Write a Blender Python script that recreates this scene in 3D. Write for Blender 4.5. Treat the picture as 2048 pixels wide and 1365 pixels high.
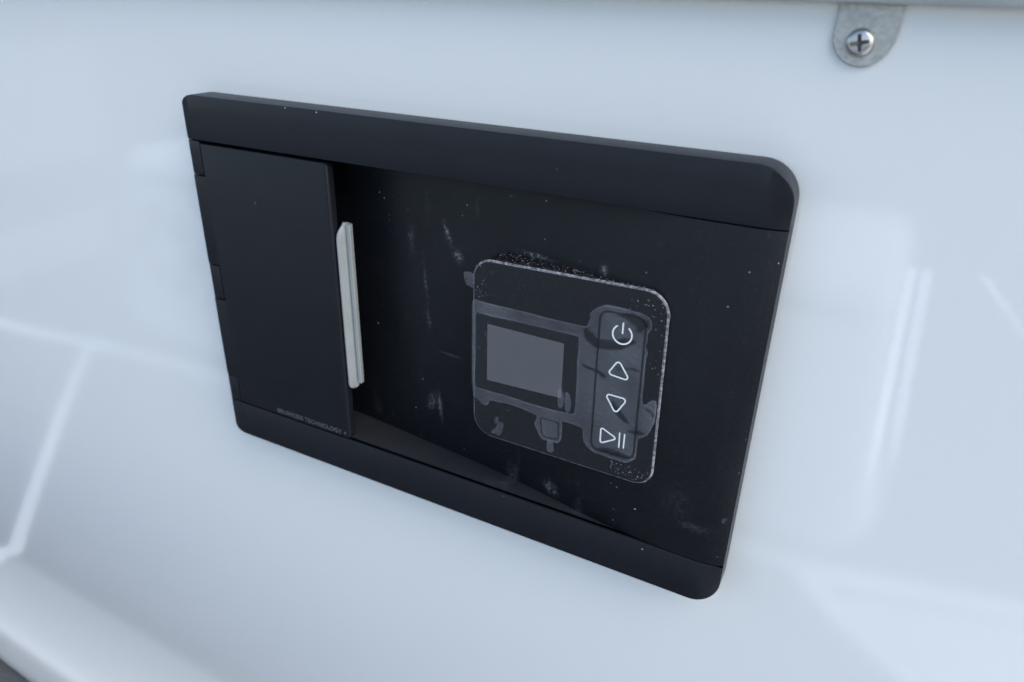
import bpy, bmesh, math, random
import numpy as np
from mathutils import Matrix, Vector

for o in list(bpy.data.objects):
    bpy.data.objects.remove(o, do_unlink=True)
scene = bpy.context.scene
COL = scene.collection
rad = math.radians

# ------------------------------------------------------------------ units
# Sizes below are millimetres measured on the control panel: X to the right and Y up from
# its upper left corner, Z out of the wall from the panel's front face.  Ground is Y = -700.
GROUND = -700.0
WALL = -15.0
def W(X, Y, Z):
    return Vector((X / 1000.0, -Z / 1000.0, (Y - GROUND) / 1000.0))

# ------------------------------------------------------------------ camera
cam_data = bpy.data.cameras.new('camera')
cam = bpy.data.objects.new('camera', cam_data)
COL.objects.link(cam)
scene.camera = cam
R = ((0.88487058, 0.02242575, -0.46529683),
     (0.22315728, -0.89717867, 0.38114467),
     (-0.40890694, -0.44109807, -0.79889148))      # rows: right, down, forward (panel axes)
def axis(r):
    return Vector((r[0], -r[2], r[1]))
right, down, fwd = axis(R[0]), axis(R[1]), axis(R[2])
M = Matrix((right, -down, -fwd)).transposed().to_4x4()
M.translation = W(327.646, 54.492, 263.736)
cam.matrix_world = M
cam_data.sensor_fit = 'HORIZONTAL'
cam_data.sensor_width = 36.0
cam_data.lens = 36.0 * 1464.5 / 2048.0
cam_data.clip_start = 0.01
cam_data.clip_end = 500.0
cam_data.dof.use_dof = True
cam_data.dof.focus_distance = (W(235, -95, 0) - M.translation).dot(fwd)
cam_data.dof.aperture_fstop = 10.0

# ------------------------------------------------------------------ sky, sun, exposure
SUN_EL, SUN_AZ = rad(46), rad(103)       # azimuth clockwise from +Y (behind the wall)
world = bpy.data.worlds.new('World')
scene.world = world
world.use_nodes = True
wn = world.node_tree
sky = wn.nodes.new('ShaderNodeTexSky')
sky.sky_type = 'NISHITA'
sky.sun_disc = False
sky.sun_elevation = SUN_EL
sky.sun_rotation = SUN_AZ
sky.air_density = 1.0
sky.dust_density = 1.0
sky.ozone_density = 1.0
wn.links.new(sky.outputs[0], wn.nodes['Background'].inputs[0])
wn.nodes['Background'].inputs[1].default_value = 0.125

sun_data = bpy.data.lights.new('sun', 'SUN')
sun_data.energy = 1.5
sun_data.angle = rad(60)
sun_data.color = (1.0, 0.96, 0.90)
sun = bpy.data.objects.new('sun', sun_data)
COL.objects.link(sun)
sdir = Vector((math.sin(SUN_AZ) * math.cos(SUN_EL), math.cos(SUN_AZ) * math.cos(SUN_EL), math.sin(SUN_EL)))
sun.rotation_euler = sdir.to_track_quat('Z', 'Y').to_euler()
sun.location = sdir * 10

scene.cycles.use_adaptive_sampling = False
scene.cycles.use_denoising = True
scene.cycles.denoising_input_passes = 'RGB'
scene.view_settings.view_transform = 'Standard'
scene.view_settings.look = 'None'
scene.view_settings.gamma = 1.0
scene.view_settings.use_curve_mapping = False
scene.view_settings.exposure = 1.12

# ------------------------------------------------------------------ helpers
def empty(name, X, Y, Z, label=None, cat=None):
    o = bpy.data.objects.new(name, None)
    o.empty_display_size = 0.02
    o.location = W(X, Y, Z)
    COL.objects.link(o)
    if label: o['label'] = label
    if cat: o['category'] = cat
    return o

def root_of(o):
    while o.parent is not None:
        o = o.parent
    return o

def obj(name, geo, mat, parent=None, smooth=30, label=None):
    """geo = (verts in mm, faces)"""
    verts, faces = geo
    off = root_of(parent).location if parent is not None else Vector((0, 0, 0))
    me = bpy.data.meshes.new(name)
    me.from_pydata([W(*v) - off for v in verts], [], faces)
    bm = bmesh.new(); bm.from_mesh(me)
    bmesh.ops.recalc_face_normals(bm, faces=bm.faces)
    bm.to_mesh(me); bm.free()
    if smooth:
        for p in me.polygons: p.use_smooth = True
        me.set_sharp_from_angle(angle=rad(smooth))
    me.materials.append(mat)
    o = bpy.data.objects.new(name, me)
    COL.objects.link(o)
    o.parent = parent
    if label: o['label'] = label
    return o

def join(*geos):
    V, F = [], []
    for v, f in geos:
        n = len(V)
        V += list(v); F += [tuple(i + n for i in q) for q in f]
    return V, F

def box(x0, x1, y0, y1, z0, z1):
    V = [(x, y, z) for x in (x0, x1) for y in (y0, y1) for z in (z0, z1)]
    return V, [(0, 1, 3, 2), (4, 6, 7, 5), (0, 4, 5, 1), (2, 3, 7, 6), (0, 2, 6, 4), (1, 5, 7, 3)]

def area2(P):
    return sum(P[i][0] * P[(i + 1) % len(P)][1] - P[(i + 1) % len(P)][0] * P[i][1] for i in range(len(P)))

def roundpoly(corners, r, n=7):
    """closed polygon with each corner rounded by radius r (number or list)"""
    out = []
    N = len(corners)
    for i in range(N):
        rr = r[i] if isinstance(r, (list, tuple)) else r
        p = Vector(corners[i]); a = Vector(corners[i - 1]); b = Vector(corners[(i + 1) % N])
        u = (a - p).normalized(); v = (b - p).normalized()
        ang = u.angle(v)
        d = min(rr / math.tan(ang / 2), 0.49 * (a - p).length, 0.49 * (b - p).length)
        rr = d * math.tan(ang / 2)
        c = p + (u + v).normalized() * (rr / math.sin(ang / 2))
        s = p + u * d - c; e = p + v * d - c
        a0 = math.atan2(s.y, s.x); a1 = math.atan2(e.y, e.x)
        da = (a1 - a0 + math.pi) % (2 * math.pi) - math.pi
        for k in range(n + 1):
            t = a0 + da * k / n
            out.append((c.x + rr * math.cos(t), c.y + rr * math.sin(t)))
    return out

def smoothclosed(P, n=4):
    """Catmull-Rom through a closed list of points"""
    out = []
    N = len(P)
    for i in range(N):
        p0, p1, p2, p3 = P[i - 1], P[i], P[(i + 1) % N], P[(i + 2) % N]
        for k in range(n):
            t = k / n
            out.append(tuple(0.5 * (2 * p1[j] + (p2[j] - p0[j]) * t + (2 * p0[j] - 5 * p1[j] + 4 * p2[j] - p3[j]) * t * t
                       + (3 * p1[j] - p0[j] - 3 * p2[j] + p3[j]) * t ** 3) for j in (0, 1)))
    return out

def offset(P, d):
    """inset a closed polygon by d"""
    s = 1 if area2(P) > 0 else -1
    out = []
    N = len(P)
    for i in range(N):
        p = Vector(P[i]); a = Vector(P[i - 1]); b = Vector(P[(i + 1) % N])
        e1 = (p - a); e2 = (b - p)
        if e1.length < 1e-9: e1 = e2
        if e2.length < 1e-9: e2 = e1
        n1 = Vector((-e1.y, e1.x)).normalized() * s; n2 = Vector((-e2.y, e2.x)).normalized() * s
        m = n1 + n2
        if m.length < 1e-6: m = n1
        m.normalize()
        k = max(0.5, m.dot(n1))
        q = p + m * (d / k)
        out.append((q.x, q.y))
    return out

def prism(P, stages):
    """stack of the outline P at (inset, z) stages, closed by caps"""
    V, F = [], []
    N = len(P)
    for ins, z in stages:
        for x, y in (offset(P, ins) if abs(ins) > 1e-9 else P):
            V.append((x, y, z))
    for s in range(len(stages) - 1):
        for i in range(N):
            j = (i + 1) % N
            F.append((s * N + i, s * N + j, (s + 1) * N + j, (s + 1) * N + i))
    F.append(tuple(range(N)))
    F.append(tuple((len(stages) - 1) * N + i for i in range(N)))
    return V, F

def loft(stations, caps=True):
    """stations: list of equal-length point rings"""
    n = len(stations[0])
    V = [p for s in stations for p in s]
    F = []
    for a in range(len(stations) - 1):
        for i in range(n):
            j = (i + 1) % n
            F.append((a * n + i, a * n + j, (a + 1) * n + j, (a + 1) * n + i))
    if caps:
        F.append(tuple(range(n)))
        F.append(tuple((len(stations) - 1) * n + i for i in range(n)))
    return V, F

def bar(xs, ytop, ybot, zf, zb, b=0.5):
    """slab lofted along X; ytop, ybot, zf, zb are functions of X; b = front edge bevel"""
    st = []
    for x in xs:
        t, l, f, k = ytop(x), ybot(x), zf(x), zb(x)
        st.append([(x, t, k), (x, t, f - b), (x, t - 0.3 * b, f - 0.3 * b), (x, t - b, f),
                   (x, l + b, f), (x, l + 0.3 * b, f - 0.3 * b), (x, l, f - b), (x, l, k)])
    return loft(st)

def rounded_stroke(pts, w, z, h, closed=False):
    """flat stroke of width w along 2-D points, as one thin solid"""
    geos = []
    if closed:
        o = offset(pts, -w / 2); i = offset(pts, w / 2)
        N = len(pts)
        V = [(x, y, z) for x, y in o] + [(x, y, z) for x, y in i] + [(x, y, z + h) for x, y in o] + [(x, y, z + h) for x, y in i]
        F = []
        for k in range(N):
            j = (k + 1) % N
            F += [(2 * N + k, 2 * N + j, 3 * N + j, 3 * N + k), (k, j, 2 * N + j, 2 * N + k), (N + k, N + j, 3 * N + j, 3 * N + k), (k, j, N + j, N + k)]
        return V, F
    L, Rr = [], []
    for k, p in enumerate(pts):
        a = Vector(pts[max(0, k - 1)]); b = Vector(pts[min(len(pts) - 1, k + 1)])
        t = (b - a).normalized(); n = Vector((-t.y, t.x)) * w / 2
        L.append((p[0] + n.x, p[1] + n.y)); Rr.append((p[0] - n.x, p[1] - n.y))
    def cap(p, d):
        a0 = math.atan2(d.y, d.x)
        return [(p[0] + w / 2 * math.cos(a0 + s), p[1] + w / 2 * math.sin(a0 + s)) for s in [math.pi / 2 - math.pi * k / 8 for k in range(1, 8)]]
    d1 = Vector(pts[-1]) - Vector(pts[-2]); d0 = Vector(pts[0]) - Vector(pts[1])
    poly = L + cap(pts[-1], d1) + Rr[::-1] + cap(pts[0], d0)
    return prism(poly, [(0, z), (0, z + h)])

def lerp_table(T):
    xs = [t[0] for t in T]
    def f(x):
        if x <= xs[0]: return T[0][1]
        for i in range(len(T) - 1):
            if x <= xs[i + 1]:
                t = (x - xs[i]) / (xs[i + 1] - xs[i])
                return T[i][1] + t * (T[i + 1][1] - T[i][1])
        return T[-1][1]
    return f

def frange(a, b, n):
    return [a + (b - a) * k / n for k in range(n + 1)]

def filled_curve(name, loops, z, extrude, bevel, mat, parent):
    """flat sheet with holes: a filled 2-D curve turned into a mesh"""
    cu = bpy.data.curves.new(name, 'CURVE')
    cu.dimensions = '2D'; cu.fill_mode = 'BOTH'
    cu.extrude = extrude / 1000; cu.bevel_depth = bevel / 1000; cu.bevel_resolution = 1
    for L in loops:
        sp = cu.splines.new('POLY')
        sp.points.add(len(L) - 1)
        for p, (x, y) in zip(sp.points, L):
            p.co = (x / 1000, y / 1000, 0, 1)
        sp.use_cyclic_u = True
    return curve_to_part(name, cu, z, mat, parent)

def curve_to_part(name, cu, z, mat, parent):
    tmp = bpy.data.objects.new(name + '_tmp', cu)
    COL.objects.link(tmp)
    dg = bpy.context.evaluated_depsgraph_get()
    dg.update()
    me = bpy.data.meshes.new_from_object(tmp.evaluated_get(dg))
    bpy.data.objects.remove(tmp, do_unlink=True)
    off = root_of(parent).location
    for v in me.vertices:
        v.co = W(v.co.x * 1000, v.co.y * 1000, v.co.z * 1000 + z) - off
    me.name = name
    for p in me.polygons: p.use_smooth = False
    me.materials.clear(); me.materials.append(mat)
    o = bpy.data.objects.new(name, me)
    COL.objects.link(o)
    o.parent = parent
    return o

# ------------------------------------------------------------------ materials
class NT:
    def __init__(self, name):
        self.m = bpy.data.materials.new(name); self.m.use_nodes = True
        self.t = self.m.node_tree; self.p = self.t.nodes['Principled BSDF']
        self.out = self.t.nodes['Material Output']
        self.tc = self.t.nodes.new('ShaderNodeTexCoord')
    def node(self, typ, **kw):
        n = self.t.nodes.new(typ)
        for k, v in kw.items():
            if k in n.inputs: n.inputs[k].default_value = v
            else: setattr(n, k, v)
        return n
    def link(self, a, b): self.t.links.new(a, b)
    def set(self, **kw):
        for k, v in kw.items(): self.p.inputs[k.replace('_', ' ')].default_value = v
        return self
    def noise(self, scale, detail=2, rough=0.5, stretch=None):
        n = self.node('ShaderNodeTexNoise', Scale=scale, Detail=detail, Roughness=rough)
        if stretch:
            mp = self.node('ShaderNodeMapping'); mp.inputs['Scale'].default_value = stretch
            self.link(self.tc.outputs['Object'], mp.inputs[0]); self.link(mp.outputs[0], n.inputs['Vector'])
        else:
            self.link(self.tc.outputs['Object'], n.inputs['Vector'])
        return n.outputs['Fac']
    def ramp(self, src, stops):
        r = self.node('ShaderNodeValToRGB')
        e = r.color_ramp.elements
        while len(e) < len(stops): e.new(0.5)
        for el, (p, c) in zip(e, stops):
            el.position = p
            el.color = c if len(c) == 4 else (*c, 1)
        self.link(src, r.inputs[0]); return r.outputs[0]
    def math(self, op, a, b=None):
        n = self.node('ShaderNodeMath', operation=op)
        for i, s in enumerate((a, b)):
            if s is None: continue
            if isinstance(s, (int, float)): n.inputs[i].default_value = s
            else: self.link(s, n.inputs[i])
        return n.outputs[0]
    def mix(self, fac, a, b):
        n = self.node('ShaderNodeMix', data_type='RGBA')
        if isinstance(fac, (int, float)): n.inputs[0].default_value = fac
        else: self.link(fac, n.inputs[0])
        for i, s in ((6, a), (7, b)):
            if isinstance(s, tuple): n.inputs[i].default_value = (*s, 1)
            else: self.link(s, n.inputs[i])
        return n.outputs[2]
    def bump(self, h, strength, dist):
        b = self.node('ShaderNodeBump', Strength=strength, Distance=dist)
        self.link(h, b.inputs['Height']); self.link(b.outputs[0], self.p.inputs['Normal'])
    def specks(self, scale, keep, size, soft=0.25):
        """0..1 mask of scattered dust specks: one per Voronoi cell, only a share 'keep' of the cells"""
        v = self.node('ShaderNodeTexVoronoi', Scale=scale)
        self.link(self.tc.outputs['Object'], v.inputs['Vector'])
        sep = self.node('ShaderNodeSeparateColor'); self.link(v.outputs['Color'], sep.inputs[0])
        on = self.math('LESS_THAN', sep.outputs[0], keep)
        rr = self.math('MULTIPLY', sep.outputs[1], size)
        d = self.math('SUBTRACT', rr, v.outputs['Distance'])
        d = self.node('ShaderNodeMath', operation='MULTIPLY', use_clamp=True).outputs[0] if False else d
        k = self.node('ShaderNodeMapRange'); self.link(d, k.inputs[0])
        k.inputs[1].default_value = 0; k.inputs[2].default_value = size * soft
        return self.math('MULTIPLY', self.math('MULTIPLY', k.outputs[0], on), self.math('ADD', self.math('MULTIPLY', sep.outputs[2], 0.8), 0.2))

def plastic(name, col, dust=0.0, rough=0.42, smudge=0.0, fine=0.0, spec=0.5, scuffs=()):
    n = NT(name)
    n.set(Roughness=rough, Specular_IOR_Level=spec)
    c = n.ramp(n.noise(60, 3), [(0.3, tuple(x * 0.9 for x in col)), (0.7, tuple(x * 1.1 for x in col))])
    rgh = n.ramp(n.noise(35, 3), [(0.3, (rough - .03,) * 3), (0.7, (rough + .04,) * 3)])
    n.link(rgh, n.p.inputs['Roughness'])
    if fine:
        c = n.mix(n.math('MULTIPLY', n.specks(1500, 0.45, 0.5), fine), c, (0.22, 0.23, 0.25))
    if dust:
        area = n.ramp(n.noise(14, 3), [(0.40, (0.25,) * 3), (0.62, (1.0,) * 3)])
        a = n.math('MULTIPLY', n.specks(330, dust, 0.17), 1.0)
        b = n.math('MULTIPLY', n.specks(150, dust * 0.7, 0.09), 1.0)
        m = n.math('MULTIPLY', n.math('MAXIMUM', a, b), area)
        c = n.mix(m, c, (0.42, 0.43, 0.45))
    if smudge:
        s = n.ramp(n.noise(42, 5, 0.65, (1.0, 1.0, 0.32)), [(0.60, (0,) * 3), (0.76, (1,) * 3)])
        g = n.ramp(n.noise(900, 2), [(0.40, (0.12,) * 3), (0.62, (1,) * 3)])
        c = n.mix(n.math('MULTIPLY', n.math('MULTIPLY', s, g), smudge), c, (0.30, 0.31, 0.33))
    if scuffs:
        sp = n.node('ShaderNodeSeparateXYZ'); n.link(n.tc.outputs['Object'], sp.inputs[0])
        tot = None
        for x, z, rx, rz, sl, amt in scuffs:
            dz = n.math('SUBTRACT', sp.outputs[2], z)
            dx = n.math('SUBTRACT', n.math('SUBTRACT', sp.outputs[0], x), n.math('MULTIPLY', dz, sl))
            q = n.math('ADD', n.math('POWER', n.math('DIVIDE', dx, rx), 2), n.math('POWER', n.math('DIVIDE', dz, rz), 2))
            m = n.math('MULTIPLY', n.math('POWER', 2.718, n.math('MULTIPLY', q, -1.0)), amt)
            tot = m if tot is None else n.math('MAXIMUM', tot, m)
        g = n.ramp(n.noise(700, 3, 0.7), [(0.42, (0.03,) * 3), (0.68, (1,) * 3)])
        c = n.mix(n.math('MULTIPLY', tot, g), c, (0.38, 0.40, 0.42))
    n.link(c, n.p.inputs['Base Color'])
    n.bump(n.noise(2600, 2), 0.10, 0.0002)
    return n.m

# pale scuffs on the face plate: X, Y (mm), half sizes, slant, strength
SCUFFS = [((X - 150) / 1000, (Y + 200.5) / 1000, rx / 1000, ry / 1000, sl, a) for X, Y, rx, ry, sl, a in (
    (147.5, -54, 1.2, 4.5, -0.35, 0.6), (153.5, -63.5, 2.2, 2.6, -0.3, 0.6), (133, -83, 0.9, 9, -0.1, 0.18), (134.2, -102, 1.4, 5, -0.1, 0.2), (124.6, -61, 1.6, 6, 0.0, 0.18),
    (140.4, -151, 1.1, 6.0, -0.1, 0.6), (135.0, -150, 2.4, 4.5, 0.3, 0.35), (211.5, -172, 3.0, 3.0, -0.3, 0.55), (231.6, -51.5, 1.3, 1.9, 0.0, 0.6), (197, -53.2, 6.5, 0.9, 0.0, 0.55),
    (148.5, -118, 6, 0.5, 0.0, 0.25), (284, -160, 6.5, 2.0, 0.0, 0.14), (297, -152, 0.8, 1.0, 0.0, 0.6), (276, -150, 6, 7, 0.0, 0.06))]
M_BAR = plastic('black_plastic', (0.0075, 0.0088, 0.0125), dust=0.035, rough=0.38, fine=0.02, spec=0.30)
M_DOOR = plastic('black_door_plastic', (0.0075, 0.0088, 0.012), dust=0.02, rough=0.42, spec=0.26)
M_PLATE = plastic('dusty_black_plastic', (0.0062, 0.0074, 0.0098), dust=0.20, rough=0.42, smudge=0.18, fine=0.08, spec=0.25, scuffs=SCUFFS)
M_LEDGE = plastic('dusty_ledge_plastic', (0.022, 0.023, 0.027), dust=0.12, rough=0.5, smudge=0.12, spec=0.3)
M_DARK = plastic('black_inner_plastic', (0.002, 0.002, 0.002), rough=0.7, spec=0.1)

PAINTED_GLINTS = [tuple(v / 1000.0 for v in (x0 + 60, y0 - GROUND, x1 + 60, y1 - GROUND, w)) for x0, y0, x1, y1, w in
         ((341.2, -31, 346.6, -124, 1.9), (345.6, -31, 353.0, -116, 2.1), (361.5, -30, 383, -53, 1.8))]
def m_white():
    n = NT('white_gelcoat')
    c = n.ramp(n.noise(3.5, 3), [(0.3, (0.745, 0.760, 0.745)), (0.7, (0.76, 0.775, 0.76))])
    c = n.mix(n.math('MULTIPLY', n.specks(75, 0.10, 0.045), 0.7), c, (0.25, 0.24, 0.23))
    # bright reflections painted into the colour as streaks with ragged soft edges beside the panel (object space, metres from the cabinet's foot)
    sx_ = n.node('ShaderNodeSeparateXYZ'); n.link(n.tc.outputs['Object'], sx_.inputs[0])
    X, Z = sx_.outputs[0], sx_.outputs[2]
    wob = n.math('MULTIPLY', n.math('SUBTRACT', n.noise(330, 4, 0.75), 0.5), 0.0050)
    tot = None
    for x0, z0, x1, z1, hw in PAINTED_GLINTS:
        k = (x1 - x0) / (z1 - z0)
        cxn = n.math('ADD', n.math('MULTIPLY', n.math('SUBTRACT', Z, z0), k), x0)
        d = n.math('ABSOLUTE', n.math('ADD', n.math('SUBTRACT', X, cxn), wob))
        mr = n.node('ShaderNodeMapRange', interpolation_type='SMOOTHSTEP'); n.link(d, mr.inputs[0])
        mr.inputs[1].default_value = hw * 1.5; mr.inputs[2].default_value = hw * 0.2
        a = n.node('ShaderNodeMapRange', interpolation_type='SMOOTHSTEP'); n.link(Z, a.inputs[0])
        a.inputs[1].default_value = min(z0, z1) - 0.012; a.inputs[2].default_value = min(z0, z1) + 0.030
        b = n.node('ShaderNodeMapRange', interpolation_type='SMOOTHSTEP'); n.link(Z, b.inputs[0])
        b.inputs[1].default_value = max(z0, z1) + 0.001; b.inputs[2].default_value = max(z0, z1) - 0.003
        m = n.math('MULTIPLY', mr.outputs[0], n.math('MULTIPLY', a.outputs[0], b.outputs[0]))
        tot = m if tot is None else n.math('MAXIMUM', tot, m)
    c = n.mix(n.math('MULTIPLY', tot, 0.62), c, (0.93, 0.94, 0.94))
    n.link(c, n.p.inputs['Base Color'])
    n.set(Roughness=0.08, Specular_IOR_Level=0.5, IOR=1.78)
    n.bump(n.noise(7, 2), 0.05, 0.004)
    return n.m
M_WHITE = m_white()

def m_simple(name, col, rough, metal=0.0, nscale=40, var=0.1, bump=0.0):
    n = NT(name)
    c = n.ramp(n.noise(nscale, 4), [(0.3, tuple(x * (1 - var) for x in col)), (0.7, tuple(min(1, x * (1 + var)) for x in col))])
    n.link(c, n.p.inputs['Base Color'])
    n.set(Roughness=rough, Metallic=metal)
    if bump: n.bump(n.noise(nscale * 6, 3), bump, 0.001)
    return n.m

M_LID = m_simple('grey_lid_plastic', (0.42, 0.435, 0.425), 0.4)
M_TRIM = m_simple('grey_green_trim', (0.60, 0.62, 0.58), 0.5)
M_GREY = m_simple('light_grey_plastic', (0.27, 0.285, 0.275), 0.42, nscale=90, var=0.06)
M_TEXT = m_simple('grey_print', (0.11, 0.115, 0.125), 0.5)
M_ICON = m_simple('white_print', (0.80, 0.84, 0.84), 0.5, var=0.03)
M_SCREEN = m_simple('grey_lcd', (0.094, 0.097, 0.103), 0.25, nscale=30, var=0.05)

def m_zinc():
    n = NT('galvanised_steel')
    v = n.node('ShaderNodeTexVoronoi', Scale=900.0); n.link(n.tc.outputs['Object'], v.inputs['Vector'])
    sp = n.node('ShaderNodeSeparateColor'); n.link(v.outputs['Color'], sp.inputs[0])
    c = n.ramp(sp.outputs[0], [(0.0, (0.42, 0.42, 0.40)), (1.0, (0.53, 0.525, 0.50))])
    d = n.ramp(n.noise(210, 4, 0.6), [(0.58, (0,) * 3), (0.72, (0.4,) * 3)])
    c = n.mix(d, c, (0.22, 0.23, 0.22))
    n.link(c, n.p.inputs['Base Color'])
    n.set(Metallic=0.75)
    n.link(n.ramp(n.noise(500, 3), [(0.3, (0.38,) * 3), (0.7, (0.6,) * 3)]), n.p.inputs['Roughness'])
    n.bump(n.noise(900, 3), 0.25, 0.0002)
    return n.m
M_ZINC = m_zinc()
M_SCREW = m_simple('polished_steel', (0.52, 0.515, 0.49), 0.36, 1.0, 300, 0.08)

def m_glitter():
    n = NT('sparkling_black_side')
    s = n.specks(1400, 0.5, 0.6)
    patch = n.ramp(n.noise(60, 3), [(0.35, (0.2,) * 3), (0.7, (1.0,) * 3)])
    c = n.mix(n.math('MULTIPLY', s, patch), (0.006, 0.006, 0.007), (0.85, 0.87, 0.9))
    n.link(c, n.p.inputs['Base Color']); n.set(Roughness=0.4)
    n.bump(n.noise(1800, 2), 0.4, 0.0004)
    return n.m
M_GLIT = m_glitter()

def m_rim():
    n = NT('worn_rim')
    c = n.ramp(n.noise(700, 2, 0.5), [(0.38, (0.07, 0.072, 0.076)), (0.68, (0.27, 0.28, 0.30))])
    n.link(c, n.p.inputs['Base Color']); n.set(Roughness=0.3)
    return n.m
M_RIM = m_rim()

def m_face():
    n = NT('glossy_black_face')
    s = n.math('MAXIMUM', n.specks(420, 0.10, 0.16), n.math('MULTIPLY', n.specks(1100, 0.12, 0.3), 0.4))
    patch = n.ramp(n.noise(45, 3), [(0.42, (0.10,) * 3), (0.66, (1.0,) * 3)])
    c = n.mix(n.math('MULTIPLY', s, patch), (0.010, 0.011, 0.013), (0.40, 0.39, 0.37))
    n.link(c, n.p.inputs['Base Color']); n.set(Roughness=0.2, Specular_IOR_Level=0.32)
    return n.m
M_FACE = m_face()
M_GLASS = m_simple('black_window_glass', (0.008, 0.010, 0.012), 0.08, nscale=20)

def m_film(name, haze, col=(0.55, 0.58, 0.66), rough=0.3, bump=0.25, spec=0.5, attr=None):
    n = NT(name)
    n.set(Roughness=rough, Specular_IOR_Level=spec)
    c = n.ramp(n.noise(50, 1), [(0.3, tuple(x * 0.85 for x in col)), (0.7, col)])
    n.link(c, n.p.inputs['Base Color'])
    tr = n.node('ShaderNodeBsdfTransparent')
    mx = n.node('ShaderNodeMixShader')
    f = n.ramp(n.noise(60, 1, 0.5, (1, 1, 0.6)), [(0.25, (haze * 0.55,) * 3), (0.75, (haze * 1.45,) * 3)])
    if attr:
        an = n.node('ShaderNodeAttribute', attribute_name=attr)
        f = n.math('MULTIPLY', f, an.outputs['Fac'])
    n.link(f, mx.inputs[0]); n.link(tr.outputs[0], mx.inputs[1]); n.link(n.p.outputs[0], mx.inputs[2])
    n.link(mx.outputs[0], n.out.inputs['Surface'])
    if bump: n.bump(n.noise(70, 2), bump, 0.0006)
    return n.m
M_FILM = m_film('clear_film', 0.15, rough=0.16, bump=0.0, attr='lift_glint')
M_FILM2 = m_film('clear_film_strip', 0.06, rough=0.2)
M_BUBBLE = m_film('film_bubble', 0.12, bump=0.0)

def m_ground():
    n = NT('grey_concrete')
    c = n.ramp(n.noise(6, 6, 0.65), [(0.3, (0.060, 0.065, 0.072)), (0.7, (0.10, 0.105, 0.11))])
    g = n.ramp(n.noise(160, 4, 0.7), [(0.35, (0.75,) * 3), (0.65, (1.15,) * 3)])
    mu = n.node('ShaderNodeMix', data_type='RGBA', blend_type='MULTIPLY'); mu.inputs[0].default_value = 1
    n.link(c, mu.inputs[6]); n.link(g, mu.inputs[7])
    n.link(mu.outputs[2], n.p.inputs['Base Color']); n.set(Roughness=0.85)
    n.bump(n.noise(120, 5, 0.7), 0.4, 0.004)
    return n.m
M_GROUND = m_ground()
M_PALE = m_simple('pale_concrete', (0.76, 0.76, 0.74), 0.7, nscale=9, var=0.12, bump=0.2)

# ------------------------------------------------------------------ ground
def structure(name, geo, mat):
    o = obj(name, geo, mat, None, 0)
    o['kind'] = 'structure'
    return o
S_ = 60000.0
structure('ground', ([(-S_, GROUND, -S_), (S_, GROUND, -S_), (S_, GROUND, S_), (-S_, GROUND, S_)], [(0, 1, 2, 3)]), M_GROUND)
def ground_strip(name, pts, w, mat, h=4.0):
    """pale strip laid along points (X, Z) on the ground"""
    V, F = rounded_stroke(pts, w, 0, h)
    return structure(name, ([(x, GROUND + zz + 0.5, z) for x, z, zz in V], F), mat)
ground_strip('pavement_joint', [(-2300, 240), (-1455, 493), (-1195, 558), (-944, 602), (-798, 610), (249, 628), (398, 630), (602, 676), (1300, 790)], 38, M_PALE)
ground_strip('pavement_joint', [(-1195, 558), (-884, 249), (-733, 94), (-640, 0)], 22, M_PALE, 4.6)
ground_strip('pavement_joint', [(340, 612), (412, 537), (484, 477), (820, 215)], 34, M_PALE, 5.2)
def paving(name, P, h, mat):
    V, F = prism(P, [(0, 0.6), (0, h - 2), (2, h)])
    structure(name, ([(x, GROUND + zz, z) for x, z, zz in V], F), mat)
paving('added_bounce_slab', [(395, 580), (395, 600), (640, 655), (4000, 1100), (4000, -1500), (600, -1500), (600, 410)], 3.0,  # unseen pale slab added to bounce light onto the wall's right side
       m_simple('pale_bounce_slab', (0.64, 0.64, 0.62), 0.7, nscale=6, var=0.12, bump=0.2))
M_MID = m_simple('mid_paving', (0.20, 0.20, 0.20), 0.7, nscale=5, var=0.15, bump=0.2)
paving('grey_pavement', [(-2150, 560), (-1730, 600), (-1730, 985), (-2150, 1290)], 3.4, M_MID)
paving('grey_pavement', [(-9000, 560), (-2930, 560), (-2930, 1850), (-9000, 6000)], 3.4, M_MID)

# ------------------------------------------------------------------ cabinet opposite (shows as a reflection in the gelcoat)
def opposite_cabinet():
    oc = empty('opposite_cabinet', -370, GROUND, 800,
               'low white cabinet with round fan guard, standing opposite and mirrored faintly in the glossy shell', 'cabinet')
    outline = roundpoly([(372, -262), (-1045, -262), (-1185, -692), (424, -692)], [35, 25, 75, 75], 8)
    obj('shell', prism(outline, [(0, 990), (0, 690), (6, 668), (18, 652), (34, 643), (52, 640)]), M_BOX, oc, 50)
    fx, fy, fr = -940.0, -455.0, 112.0
    ringp = [(fx + fr * math.cos(t), fy + fr * math.sin(t)) for t in frange(0, 2 * math.pi, 48)[:-1]]
    obj('fan_opening', prism(ringp, [(2, 639.5), (2, 638.5)]), M_DARKGREY, oc, 0)
    g = [rounded_stroke(ringp, 20, 630, 8, True)]
    for k in range(6):
        a = 2 * math.pi * k / 6 + 0.3
        g.append(rounded_stroke([(fx + 30 * math.cos(a), fy + 30 * math.sin(a)), (fx + (fr - 4) * math.cos(a), fy + (fr - 4) * math.sin(a))], 17, 631, 6))
    hubp = [(fx + 36 * math.cos(t), fy + 36 * math.sin(t)) for t in frange(0, 2 * math.pi, 24)[:-1]]
    g.append(prism(hubp, [(0, 637.2), (0, 628)]))
    obj('fan_guard', join(*g), M_BOX, oc, 0)
M_BOX = m_simple('white_cabinet_paint', (0.76, 0.76, 0.76), 0.45, nscale=4, var=0.03)
M_DARKGREY = m_simple('dark_grey_mesh', (0.01, 0.01, 0.01), 0.6)
opposite_cabinet()

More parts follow.
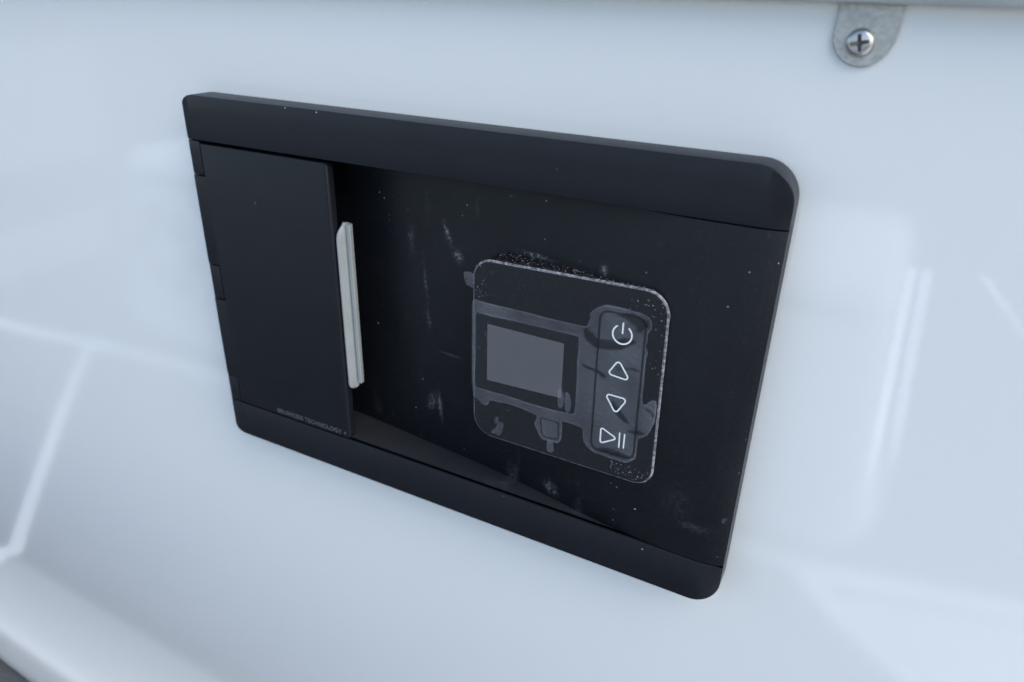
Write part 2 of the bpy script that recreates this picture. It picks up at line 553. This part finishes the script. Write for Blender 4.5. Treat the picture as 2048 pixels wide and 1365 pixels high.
# ------------------------------------------------------------------ white cabinet
CX0, CX1 = -640.0, 520.0
cab = empty('appliance_cabinet', -60, GROUND, -215,
            'white glossy cabinet with grey lid that carries the black control panel', 'cabinet')
prof = [(58, 0), (0, 0), (-6, 0), (-194, 0), (-200, 0)]
prof += [(y, -1.2e-4 * (-200 - y) ** 2) for y in range(-220, -516, -15)]
prof += [(-520, -12.1), (-528, -11.8), (-540, -10.9), (-555, -9.3), (-570, -7.0), (-585, -4.0), (-600, -0.2), (-610, 2.9), (-618, 5.8), (-624, 8.4), (-628, 10.6),
         (-632, 12.4), (-637, 13.6), (-645, 14.6), (-660, 15.8), (-674, 16.8), (-679, 16.8), (-682, 16.0)]
# front shell: profile swept along X, bow added to darken the lower left, the panel's opening left free
def shell_z(x, dz):
    return WALL + dz - 4e-5 * max(0, -x - 40) ** 2
xs = frange(CX0, -40, 30) + [6, 294, 400, CX1]
V = [(x, y, shell_z(x, dz)) for y, dz in prof for x in xs]
F = []
n = len(xs)
for r in range(len(prof) - 1):
    for c in range(n - 1):
        if prof[r][0] == -6 and xs[c] == 6: continue
        F.append((r * n + c, r * n + c + 1, (r + 1) * n + c + 1, (r + 1) * n + c))
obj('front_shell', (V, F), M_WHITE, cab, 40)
for x in (CX0, CX1):
    side = [(x, y, shell_z(x, dz)) for y, dz in prof] + [(x, -682, -415), (x, 58, -415)]
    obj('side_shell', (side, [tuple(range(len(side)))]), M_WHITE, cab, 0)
obj('back_shell', box(CX0 + 1, CX1 - 1, -682, 58, -418, -415), M_WHITE, cab, 0)
# lid overhanging the front
lp = [(50.6, -14.6), (50.6, -10.0), (51.2, -8.0), (53.0, -6.6), (56, -6), (78, -6), (86, -8), (90, -12), (92, -20), (92, -430), (50.6, -430)]
st = [[(x, y, z) for y, z in lp] for x in (CX0 - 14, -200, 150, 350, CX1 + 14)]
obj('lid', loft(st), M_LID, cab, 30)
st = []
for x in [CX0 + 4] + frange(-600, -40, 14) + [200, CX1 - 4]:
    d = shell_z(x, 0) - WALL
    st.append([(x, -682.3, 0.2 + d), (x, -690, 0.2 + d), (x, -693, -3 + d), (x, -693, -400), (x, -682.3, -400)])
obj('base_trim', loft(st), M_TRIM, cab, 30)
for fx in (-560, 440):
    for fz in (-20, -360):
        obj('foot', prism(roundpoly([(fx - 30, fz - 30), (fx + 30, fz - 30), (fx + 30, fz + 30), (fx - 30, fz + 30)], 8, 3), [(0, 0), (0, 6.8)]), M_DARK, cab, 0)
for o in [c for c in cab.children if c.name.startswith('foot')]:
    off = cab.location
    for v in o.data.vertices:       # footprint was drawn in X/Y: lay it on the ground
        w = v.co + off
        X, Y, Z = w.x * 1000, w.z * 1000 + GROUND, -w.y * 1000
        v.co = W(X, GROUND + Z, Y) - off

obj('scratch', prism([(244.6, 8.2), (246.0, 9.2), (247.0, 10.6), (246.4, 9.0), (245.4, 8.2)], [(0, WALL + 0.02), (0, WALL + 0.1)]), M_TRIM, cab, 0)

# ------------------------------------------------------------------ bracket with screw
br = empty('mounting_bracket', 310, 34, WALL, 'small rounded galvanised steel tab screwed on below the lid', 'bracket')
tab = [(300.6, 62), (300.4, 41)]
for k in range(0, 13):
    a = math.pi + (math.pi / 2) * k / 12
    tab.append((310.2 + 9.8 * math.cos(a), 41 + 9.2 * math.sin(a)))
for k in range(1, 13):
    a = 1.5 * math.pi + (math.pi / 2) * k / 12
    tab.append((310.2 + 9.6 * math.cos(a), 43.4 + 11.6 * math.sin(a)))
tab.append((320.0, 62))
obj('plate', prism(tab, [(0, WALL + 0.05), (0, WALL + 1.2), (0.35, WALL + 1.55)]), M_ZINC, br, 25)
# pan head screw with a cross recess
zc = WALL + 1.56
sx, sy = 309.0, 39.2
headprof = [(4.05, 0.0), (4.1, 0.5), (3.95, 1.15), (3.5, 1.8), (2.8, 2.25), (1.9, 2.5), (1.0, 2.6)]
NS = 144
def cross_depth(x, y):
    a = rad(12)
    u = x * math.cos(a) + y * math.sin(a); v = -x * math.sin(a) + y * math.cos(a)
    arm = min(abs(u), abs(v)); ln = max(abs(u), abs(v))
    if ln > 2.5 or arm > 0.62 - 0.08 * ln: return 0.0
    return 1.9 * (1 - ln / 3.4)
V, F = [], []
rr_ = [4.05, 4.1, 3.95, 3.5, 3.0] + [2.8 - 0.06 * k for k in range(46)]
zf_ = lerp_table(sorted([(r, z) for r, z in headprof if z > 0.5] + [(0, 2.62), (4.06, 0.8)]))
for i, r in enumerate(rr_):
    for k in range(NS):
        a = 2 * math.pi * k / NS
        x, y = r * math.cos(a), r * math.sin(a)
        z = [0.0, 0.5][i] if i < 2 else zf_(r)
        V.append((sx + 1.08 * x, sy + 1.08 * y, zc + z - cross_depth(x, y)))
for i in range(len(rr_) - 1):
    for k in range(NS):
        F.append((i * NS + k, i * NS + (k + 1) % NS, (i + 1) * NS + (k + 1) % NS, (i + 1) * NS + k))
F.append(tuple((len(rr_) - 1) * NS + k for k in range(NS)))
screw = obj('screw', (V, F), M_SCREW, br, 40, 'shiny cross-head screw')
screw.data.materials.append(m_simple('dull_steel', (0.16, 0.155, 0.15), 0.5, 0.8, 300, 0.1))
for p in screw.data.polygons:
    c = p.center + br.location
    if cross_depth((c.x * 1000 - sx) / 1.08, (c.z * 1000 + GROUND - sy) / 1.08) > 0.0: p.material_index = 1

# ------------------------------------------------------------------ control panel
cp = empty('control_panel', 150, -200.5, WALL,
           'matt black rectangular control panel with hinged flap and small screen on white wall', 'control panel')
def roll(x):
    if x < 5: return 2.0 * (1 - x / 5) ** 4
    if x > 284: return 2.2 * ((x - 284) / 16) ** 3
    return 0.0
XB = [0, .12, .25, .45, .7, 1.0, 1.4, 2, 2.6, 3.6, 5, 7, 9, 11, 13, 16, 60, 120, 180, 240, 282, 284, 286, 288, 290, 292, 294, 295.5, 297, 298, 298.7, 299.2, 299.6, 299.85, 300]
def corner(x, r0, r1):
    if x < r0: return r0 - math.sqrt(max(0, r0 * r0 - (r0 - x) ** 2))
    if x > 300 - r1: return r1 - math.sqrt(max(0, r1 * r1 - (x - 300 + r1) ** 2))
    return 0.0
TOPB, BOTT = -22.2, -177.9
XBr = sorted(set(XB + [12 * (1 - math.cos(rad(a))) for a in range(0, 91, 9)] + [300 - 14 * (1 - math.cos(rad(a))) for a in range(0, 91, 9)]))
obj('top_bar', bar(XBr, lambda x: -corner(x, 9, 14), lambda x: TOPB, lambda x: -roll(x), lambda x: -13.6, 0.45), M_BAR, cp, 24)
rebate = lerp_table([(9, 0), (11, 12), (287, 12), (290, 0)])
st = []
for x in sorted(XBr + [10, 290.5]):
    f, l, d, b = -roll(x), -200.5 + corner(x, 9, 12.5), rebate(x), 0.45
    st.append([(x, BOTT - d, -13.6), (x, BOTT - d, -1.5), (x, BOTT, -1.2 - roll(x)), (x, BOTT, f - b), (x, BOTT - 0.3 * b, f - 0.3 * b), (x, BOTT - b, f),
               (x, l + b, f), (x, l + 0.3 * b, f - 0.3 * b), (x, l, f - b), (x, l, -13.6)])
obj('bottom_bar', loft(st), M_BAR, cp, 24)
# seal between the panel and the wall
ring_o = roundpoly([(0.9, -0.9), (299.1, -0.9), (299.1, -199.6), (0.9, -199.6)], [8.6, 13.6, 12.2, 8.6], 8)
ring_i = roundpoly([(9, -9), (291, -9), (291, -191.5), (9, -191.5)], [8.6, 13.6, 12.2, 8.6], 8)
N = len(ring_o)
V = [(x, y, z) for z in (WALL + 0.02, -13.4) for P in (ring_o, ring_i) for x, y in P]
F = []
for k in range(N):
    j = (k + 1) % N
    F += [(k, j, 2 * N + j, 2 * N + k), (N + k, N + j, 3 * N + j, 3 * N + k), (2 * N + k, 2 * N + j, 3 * N + j, 3 * N + k), (k, j, N + j, N + k)]
obj('gasket', (V, F), M_DARK, cp, 0)
# inner housing let into the wall
obj('housing', join(box(7, 293, -193, -7, -36, -34), box(7, 9, -193, -7, -34, -14), box(291, 293, -193, -7, -34, -14),
                    box(9, 291, -9, -7, -34, -14), box(9, 291, -193, -191, -34, -14)), M_DARK, cp, 0)
# sloping face plate
slope = lerp_table([(60, -27.6), (79, -26.0), (102, -23.7), (128, -20.8), (155, -17.8), (180, -14.7), (197, -11.9), (212, -9.0), (228, -5.9), (243, -3.3), (252, -1.9), (260, -0.95), (268, -0.35), (276, -0.06), (284, 0.0)])
def slope_s(x):
    return (slope(x - 6) + 2 * slope(x) + slope(x + 6)) / 4 if x < 284 else slope(x)
XP = frange(62, 284, 74) + [x for x in XB if x > 284]
obj('face_plate', bar(XP, lambda x: TOPB - 0.45, lambda x: BOTT + 0.45, lambda x: slope_s(x) - roll(x), lambda x: min(-13.6, slope_s(x) - 2.5), 0.3), M_PLATE, cp, 24,
    'sloping dusty face plate')
obj('recess_floor', box(62, 270, BOTT - 0.9, BOTT - 0.05, -32, -3.6), M_LEDGE, cp, 0)
obj('recess_ceiling', box(62, 258, TOPB + 0.3, TOPB + 2.6, -32, -13.7), M_DARK, cp, 0)
obj('recess_side', box(58, 61.5, BOTT, TOPB, -33, -4.4), M_DARK, cp, 0)
# hinged flap at the left
def dr(x):
    if x < 5: return 2.0 * (1 - x / 5) ** 4
    if x > 92.2: return 0.8 * (x - 92.2) ** 2
    return 0.0
DT, DB = -23.9, -176.9
def dcorner(x):
    r = 2.6
    return 0 if x < 93.2 - r else r - math.sqrt(max(0, r * r - (x - 93.2 + r) ** 2))
XD = [10.4, 30, 60, 85, 90.6, 91.1, 91.6, 92.0, 92.4, 92.7, 92.9, 93.05, 93.2]
XT = [0, .12, .25, .45, .7, 1.0, 1.4, 2, 2.6, 3.6, 5, 7, 10.4]
g = [bar(XD, lambda x: DT - dcorner(x), lambda x: DB + dcorner(x), lambda x: -dr(x) + 0.1, lambda x: -4.2, 0.4)]
for a, b in ((-41.0, -90.1), (-111.4, -160.2)):
    g.append(bar(XT, lambda x: a, lambda x: b, lambda x: -dr(x) + 0.1, lambda x: -4.2 - 0.0 * x, 0.2))
door = obj('flap_door', join(*g), M_DOOR, cp, 24)
for a, b in ((-22.9, -40.2), (-90.9, -110.5), (-161.0, -177.2)):
    obj('hinge_knuckle', bar([0, .12, .25, .45, .7, 1.0, 1.4, 2, 2.6, 3.6, 5, 7, 9.5], lambda x: a, lambda x: b, lambda x: -dr(x) - 0.15, lambda x: -13.4, 0.35), M_BAR, cp, 24)
obj('hinge_post', box(1.2, 12, BOTT + 0.3, TOPB - 0.3, -13.4, -5.0), M_DARK, cp, 0)
# lettering along the foot of the flap
cu = bpy.data.curves.new('lettering', 'FONT')
cu.body = 'BRUSHLESS TECHNOLOGY +'
cu.size = 0.0034
cu.extrude = 0.00002
cu.space_character = 1.05
tx = curve_to_part('lettering', cu, 0.16, M_TEXT, cp)
lo = min(v.co.x for v in tx.data.vertices); hi = max(v.co.x for v in tx.data.vertices)
loz = min(v.co.z for v in tx.data.vertices)
k = 0.0508 / (hi - lo)
target = W(39.6, -175.4, 0) - cp.location
for v in tx.data.vertices:
    v.co.x = target.x + (v.co.x - lo) * k
    v.co.z = target.z + (v.co.z - loz) * k * 1.05
tx.parent = door
# light grey pull on the edge of the flap
hs = [(94.0, -4.4), (94.05, -1.6), (94.4, -0.8), (95.0, -0.5), (95.6, -0.7), (96.0, -1.3), (96.6, -2.8), (97.4, -4.2), (98.3, -5.2), (98.5, -4.4), (98.9, -3.7), (100.4, -3.8), (100.7, -4.3), (100.5, -6.4), (96, -7.6)]
def handle_ring(y, e, lip):
    out = []
    for x, z in hs:
        if x < 98: zz = -7.4 + (z + 7.4) * lip; xx = 98 + (x - 98) * (0.55 + 0.45 * lip)
        else: zz, xx = z, x
        out.append((xx, y, zz))
    return out
sts = []
for y, lip in ((-53.2, 0.36), (-54.2, 0.42), (-55.2, 0.58), (-56.4, 0.75), (-57.8, 0.88), (-59.6, 0.97), (-62, 1.0), (-100, 1.0), (-138, 1.0), (-141.0, 1.0)):
    sts.append(handle_ring(y, 0, lip))
pull = obj('flap_pull', loft(sts), M_GREY, cp, 35, 'light grey plastic pull on the flap edge')
tip = []
for y, s in ((-141.05, 1.0), (-142.4, 0.96), (-143.4, 0.85), (-144.2, 0.66), (-144.7, 0.36)):
    tip.append([(95.9 + (min(x, 98.2) - 95.9) * s, y, -3.5 + (z + 3.5) * s) for x, z in hs[:9] + [(97.0, -6.4)]])
obj('pull_tip', loft(tip), M_GREY, pull, 35)

# ------------------------------------------------------------------ display module
OUTER= [(172.9, -75.3), (175.8, -74.6), (184.5, -74.9), (199.8, -74.9), (212.1, -75.2), (225.4, -75.2), (228.5, -74.5), (229.0, -73.0), (229.8, -70.5), (229.2, -69.1), (231.1, -66.5), (234.8, -63.9), (237.9, -63.2), (243.6, -63.3), (251.7, -63.8), (253.9, -64.6), (255.6, -66.1), (256.1, -69.2), (255.0, -71.5), (254.9, -75.1), (254.4, -77.6), (255.5, -80.6), (255.1, -83.8), (255.3, -90.2), (255.4, -95.4), (255.4, -100.6), (256.0, -104.5), (257.6, -104.1), (258.7, -102.7), (261.6, -101.7), (262.0, -110.5), (261.3, -113.6), (260.0, -118.1), (258.3, -120.2), (255.9, -122.1), (255.6, -124.5), (255.7, -131.7), (254.7, -133.6), (251.9, -136.0), (249.1, -136.4), (242.2, -136.2), (236.5, -135.8), (233.1, -134.0), (230.8, -131.2), (230.2, -127.1), (229.1, -124.9), (221.3, -124.4), (219.7, -124.7), (220.0, -127.4), (219.9, -133.9), (218.1, -137.0), (216.5, -137.0), (211.6, -137.4), (209.2, -136.0), (207.5, -133.1), (206.0, -130.1), (207.1, -127.0), (206.5, -125.4), (200.2, -124.3), (193.5, -123.7), (186.7, -124.2), (182.6, -124.7), (181.3, -127.2), (179.9, -128.0), (177.4, -127.3), (175.0, -125.9), (173.4, -124.6), (172.7, -119.6), (172.5, -115.0), (172.6, -84.4)]
GLASS= [(174.5, -81.8), (176.2, -80.6), (180.8, -80.7), (200.0, -80.5), (223.1, -80.4), (224.8, -81.2), (225.4, -83.1), (225.3, -93.1), (225.6, -103.9), (225.7, -107.6), (225.7, -116.8), (224.9, -118.9), (222.5, -119.5), (206.6, -120.1), (190.1, -119.4), (176.3, -119.7), (174.6, -118.7), (174.1, -116.4), (174.3, -102.8)]
HOLES= [[(234.4, -79.2), (237.3, -78.8), (241.2, -78.2), (244.8, -76.3), (249.9, -76.3), (249.4, -78.0), (246.5, -80.2), (244.1, -82.0), (239.0, -83.2), (234.1, -83.7), (231.8, -83.3), (227.9, -80.4), (227.0, -77.2), (228.2, -75.6), (231.3, -77.5)], [(240.2, -67.1), (242.6, -66.2), (246.9, -64.9), (251.9, -66.0), (254.2, -66.8), (254.7, -69.2), (252.5, -71.1), (251.4, -72.7), (249.4, -71.8), (249.6, -70.1), (246.6, -68.6), (244.0, -67.5)], [(227.1, -92.9), (229.8, -93.3), (234.6, -93.8), (237.3, -94.8), (239.2, -96.4), (236.9, -97.1), (234.0, -95.0), (229.6, -94.8)], [(242.9, -90.5), (246.1, -90.1), (249.3, -88.9), (252.8, -89.2), (252.2, -90.0), (248.7, -90.1), (244.3, -91.5)], [(242.4, -106.6), (244.6, -108.5), (247.5, -111.3), (250.9, -115.5), (248.6, -115.8), (245.0, -113.2), (243.1, -110.8)], [(257.5, -106.4), (258.8, -106.7), (260.8, -107.6), (261.5, -109.5), (260.6, -109.5), (259.9, -107.9), (257.9, -107.4)], [(250.9, -119.6), (254.2, -118.3), (258.5, -118.6), (257.6, -119.6), (254.4, -120.3), (251.4, -120.4)], [(238.4, -132.6), (242.5, -131.4), (248.7, -131.8), (252.9, -133.1), (250.3, -134.4), (243.4, -134.4), (238.8, -134.0)]]
BLOBS= {'capA': [(217.0, -108.5), (218.4, -107.8), (219.5, -109.4), (220.2, -112.5), (219.9, -116.2), (218.9, -117.7), (217.7, -117.3), (217.2, -114.7)], 'capB': [(220.6, -109.4), (221.7, -108.8), (223.0, -110.4), (223.7, -113.5), (223.4, -117.5), (222.5, -119.1), (221.3, -118.5), (220.6, -115.0)], 'dot': [(185.5, -133.0), (186.5, -132.2), (187.3, -133.1), (186.9, -135.4), (185.9, -136.5), (184.9, -135.3)], 'slug': [(183.2, -142.2), (185.6, -138.7), (186.9, -135.8), (188.3, -134.5), (189.9, -135.6), (189.4, -138.9), (188.1, -142.5), (185.6, -142.4)], 'tail': [(213.2, -136.8), (215.5, -136.5), (216.3, -138.6), (216.3, -142.4), (213.2, -142.7)], 'tab': [(168.4, -62.4), (173.6, -62.4), (173.3, -68.4), (171.0, -68.4), (169.4, -67.5)]}
ICONS= {'power_ring': [(241.5, -71.7), (240.0, -73.8), (239.9, -75.6), (240.9, -77.7), (242.8, -78.9), (245.0, -79.0), (247.1, -77.6), (248.2, -75.5), (248.1, -73.9), (247.6, -72.7), (246.7, -71.8)], 'power_bar': [(244.1, -69.8), (244.1, -74.4)], 'up': [(243.7, -87.9), (240.1, -94.1), (248.5, -94.9)], 'down': [(239.8, -104.8), (248.2, -105.0), (244.4, -111.9)], 'play': [(238.8, -122.2), (245.6, -125.4), (239.0, -129.6)], 'bar1': [(247.3, -122.0), (247.5, -129.3)], 'bar2': [(249.6, -122.0), (249.6, -129.1)]}
SCREEN= [(180.5, -85.0), (218.5, -85.5), (218.6, -112.8), (180.5, -114.0)]
STRIP= [(233.9, -66.0), (253.6, -65.7), (254.6, -133.8), (234.5, -134.1)]
SMALLBTN= [(209.0, -125.8), (218.2, -125.7), (218.4, -134.9), (210.4, -135.5)]
MOD = roundpoly([(172.6, -54.6), (262.3, -53.0), (264.2, -146.2), (172.8, -145.4)], [9.5, 10.5, 9, 10.5], 10)
module = obj('display_module', prism(MOD, [(0.5, -17.5), (0.5, -3.0), (0.05, -0.8), (0, -0.1)]), M_GLIT, cp, 30, 'square display module with rounded corners')
obj('rim', prism(MOD, [(0, -0.1), (0.0, 0.15), (0.35, 0.6), (0.9, 0.8)]), M_RIM, module, 25)
obj('face', prism(offset(MOD, 0.9), [(0, 0.75), (0, 0.98)]), M_FACE, module, 25)
gl = obj('window_glass', prism(GLASS, [(0, 0.9), (0.0, 1.0), (0.12, 1.05)]), M_GLASS, module, 0)
obj('screen', prism(SCREEN, [(0, 1.0), (0, 1.07)]), M_SCREEN, module, 0, 'grey blank screen')
strip = roundpoly(STRIP, [4, 5, 4, 4], 6)
obj('button_strip', prism(strip, [(0, 0.95), (0.0, 1.0), (0.25, 1.03)]), M_GLASS, module, 0)
sb = roundpoly(SMALLBTN, [1.2] * 4, 4)
obj('sensor_window', prism(sb, [(0, 0.95), (0.0, 1.0), (0.35, 1.04)]), M_GLASS, module, 0)
obj('strip_crease_shadow', rounded_stroke(strip, 0.40, 1.40, 0.05, True), M_GLASS, module, 0)  # dark line laid over the film as its crease shadow
obj('sensor_crease_shadow', rounded_stroke(sb, 0.32, 1.40, 0.05, True), M_GLASS, module, 0)  # same painted crease shadow round the sensor
# printed symbols
zi = 1.05
def arc_points():
    c = (244.05, -75.0)
    return [(c[0] + 4.15 * math.sin(t), c[1] + 4.25 * math.cos(t)) for t in frange(rad(40), rad(323), 36)]
obj('power_symbol', join(rounded_stroke(arc_points(), 0.68, zi, 0.08), rounded_stroke(ICONS['power_bar'], 0.68, zi, 0.08)), M_ICON, module, 0, 'white power symbol')
def grow(P, k):
    c = [sum(p[i] for p in P) / len(P) for i in (0, 1)]
    return [(c[0] + (p[0] - c[0]) * k, c[1] + (p[1] - c[1]) * k) for p in P]
for nm, key, rr in (('up_symbol', 'up', 1.2), ('down_symbol', 'down', 1.2)):
    obj(nm, rounded_stroke(roundpoly(grow(ICONS[key], 1.22), rr, 6), 0.64, zi, 0.08, True), M_ICON, module, 0, 'white outlined triangle')
obj('play_pause_symbol', join(rounded_stroke(roundpoly(grow(ICONS['play'], 1.14), 0.8, 6), 0.64, zi, 0.08, True),
    rounded_stroke(ICONS['bar1'], 0.60, zi, 0.08), rounded_stroke(ICONS['bar2'], 0.60, zi, 0.08)), M_ICON, module, 0, 'white outlined play and pause symbol')
# protective film: lifted where it bridges the steps of the face
def signed_dist(P, pts):
    """distance of points to a closed polygon, positive inside"""
    A = np.array(P); B = np.roll(A, -1, 0)
    best = np.full(len(pts), 1e9); inside = np.zeros(len(pts), bool)
    for a, b in zip(A, B):
        ab = b - a
        t = np.clip(((pts - a) @ ab) / max(1e-12, ab @ ab), 0, 1)
        best = np.minimum(best, np.hypot(*(pts - a - t[:, None] * ab).T))
        if a[1] != b[1]:
            c = (a[1] > pts[:, 1]) != (b[1] > pts[:, 1])
            inside ^= c & (pts[:, 0] < (b[0] - a[0]) * (pts[:, 1] - a[1]) / (b[1] - a[1]) + a[0])
    return np.where(inside, best, -best)
def sstep(a, b, x):
    t = np.clip((x - a) / (b - a), 0, 1)
    return t * t * (3 - 2 * t)
gx, gy = np.arange(171.4, 263.4, 0.4), np.arange(-138.6, -62.0, 0.4)
XX, YY = np.meshgrid(gx, gy)
PT = np.stack([XX.ravel(), YY.ravel()], 1)
FO, FG = smoothclosed(OUTER, 3), smoothclosed(GLASS, 2)
d_out, d_gl = signed_dist(FO, PT), -signed_dist(FG, PT)
edge = np.minimum(d_out, d_gl)
lift_glint = sstep(-0.12, 0.12, edge) * (0.72 + 0.55 * np.exp(-((edge - 0.25) / 0.28) ** 2))  # haze raised along the edges to paint in their thin highlight
for h in HOLES:                                   # where the sheet clings to the face it turns clear
    lift_glint *= 1 - 0.92 * sstep(-0.75, 0.75, signed_dist(smoothclosed(h, 4), PT))
d_st = np.abs(signed_dist(strip, PT))             # it dips into the step round the buttons
lift_glint *= 1 - 0.55 * np.exp(-(d_st / 0.5) ** 2)
wr = (np.sin(0.9 * PT[:, 0] + 1.7 * PT[:, 1] + 1.5 * np.sin(0.31 * PT[:, 1])) + np.sin(2.1 * PT[:, 1] - 0.6 * PT[:, 0] + 2 * np.sin(0.4 * PT[:, 0]))) * 0.5
lift_glint *= 1 + 0.13 * wr
zz = 1.16 + 0.16 * np.clip(lift_glint, 0, 1.2) + 0.025 * wr
nx = len(gx)
vals = lift_glint.reshape(XX.shape)
keep = {}
V, F, A = [], [], []
def vid(r_, c_):
    k = r_ * nx + c_
    if k not in keep:
        keep[k] = len(V); V.append((float(PT[k, 0]), float(PT[k, 1]), float(zz[k]))); A.append(float(lift_glint[k]))
    return keep[k]
for r_ in range(len(gy) - 1):
    for c_ in range(nx - 1):
        if vals[r_:r_ + 2, c_:c_ + 2].max() > 0.02:
            F.append((vid(r_, c_), vid(r_, c_ + 1), vid(r_ + 1, c_ + 1), vid(r_ + 1, c_)))
film = obj('protective_film', (V, F), M_FILM, module, 60, 'clear protective film, lifted and wrinkled')
at = film.data.attributes.new('lift_glint', 'FLOAT', 'POINT')
at.data.foreach_set('value', A)
for key in ('capA', 'capB', 'dot', 'slug', 'tail', 'tab'):
    filled_curve('film_bubble', [smoothclosed(BLOBS[key], 4)], 1.36, 0, 0, M_BUBBLE, module)
# many tiny air bubbles under the film
rng = random.Random(11)
geos = []
def dot(x, y, r, e=1.0, a=0.0):
    P = []
    for k in range(9):
        t = 2 * math.pi * k / 9
        u, v = r * math.cos(t), r * e * math.sin(t)
        P.append((x + u * math.cos(a) - v * math.sin(a), y + u * math.sin(a) + v * math.cos(a)))
    return prism(P, [(0, 1.12), (r * 0.35, 1.2)])
def scatter(n, x0, x1, y0, y1, r0, r1):
    for _ in range(n):
        geos.append(dot(rng.uniform(x0, x1), rng.uniform(y0, y1), rng.uniform(r0, r1) ** 1.0, rng.uniform(0.6, 1), rng.uniform(0, 3)))
scatter(26, 174.5, 183, -73, -58, 0.10, 0.38)
scatter(14, 183, 200, -74, -58, 0.08, 0.25)
scatter(20, 246, 261, -66, -56, 0.15, 0.48)
scatter(12, 256.5, 262, -100, -66, 0.10, 0.38)
scatter(40, 200, 232, -73, -58, 0.06, 0.17)
scatter(26, 175, 181, -100, -82, 0.08, 0.36)
scatter(22, 219.5, 225.2, -116, -86, 0.06, 0.20)
scatter(30, 174.5, 212, -142, -127, 0.07, 0.28)
scatter(60, 244, 262, -144.2, -137.5, 0.10, 0.42)
scatter(14, 220, 245, -142, -126, 0.07, 0.22)
scatter(14, 183, 217, -111, -87, 0.06, 0.22)
ob = obj('film_air_bubbles', join(*geos), M_BUBBLE, module, 0)
ob['kind'] = 'stuff'
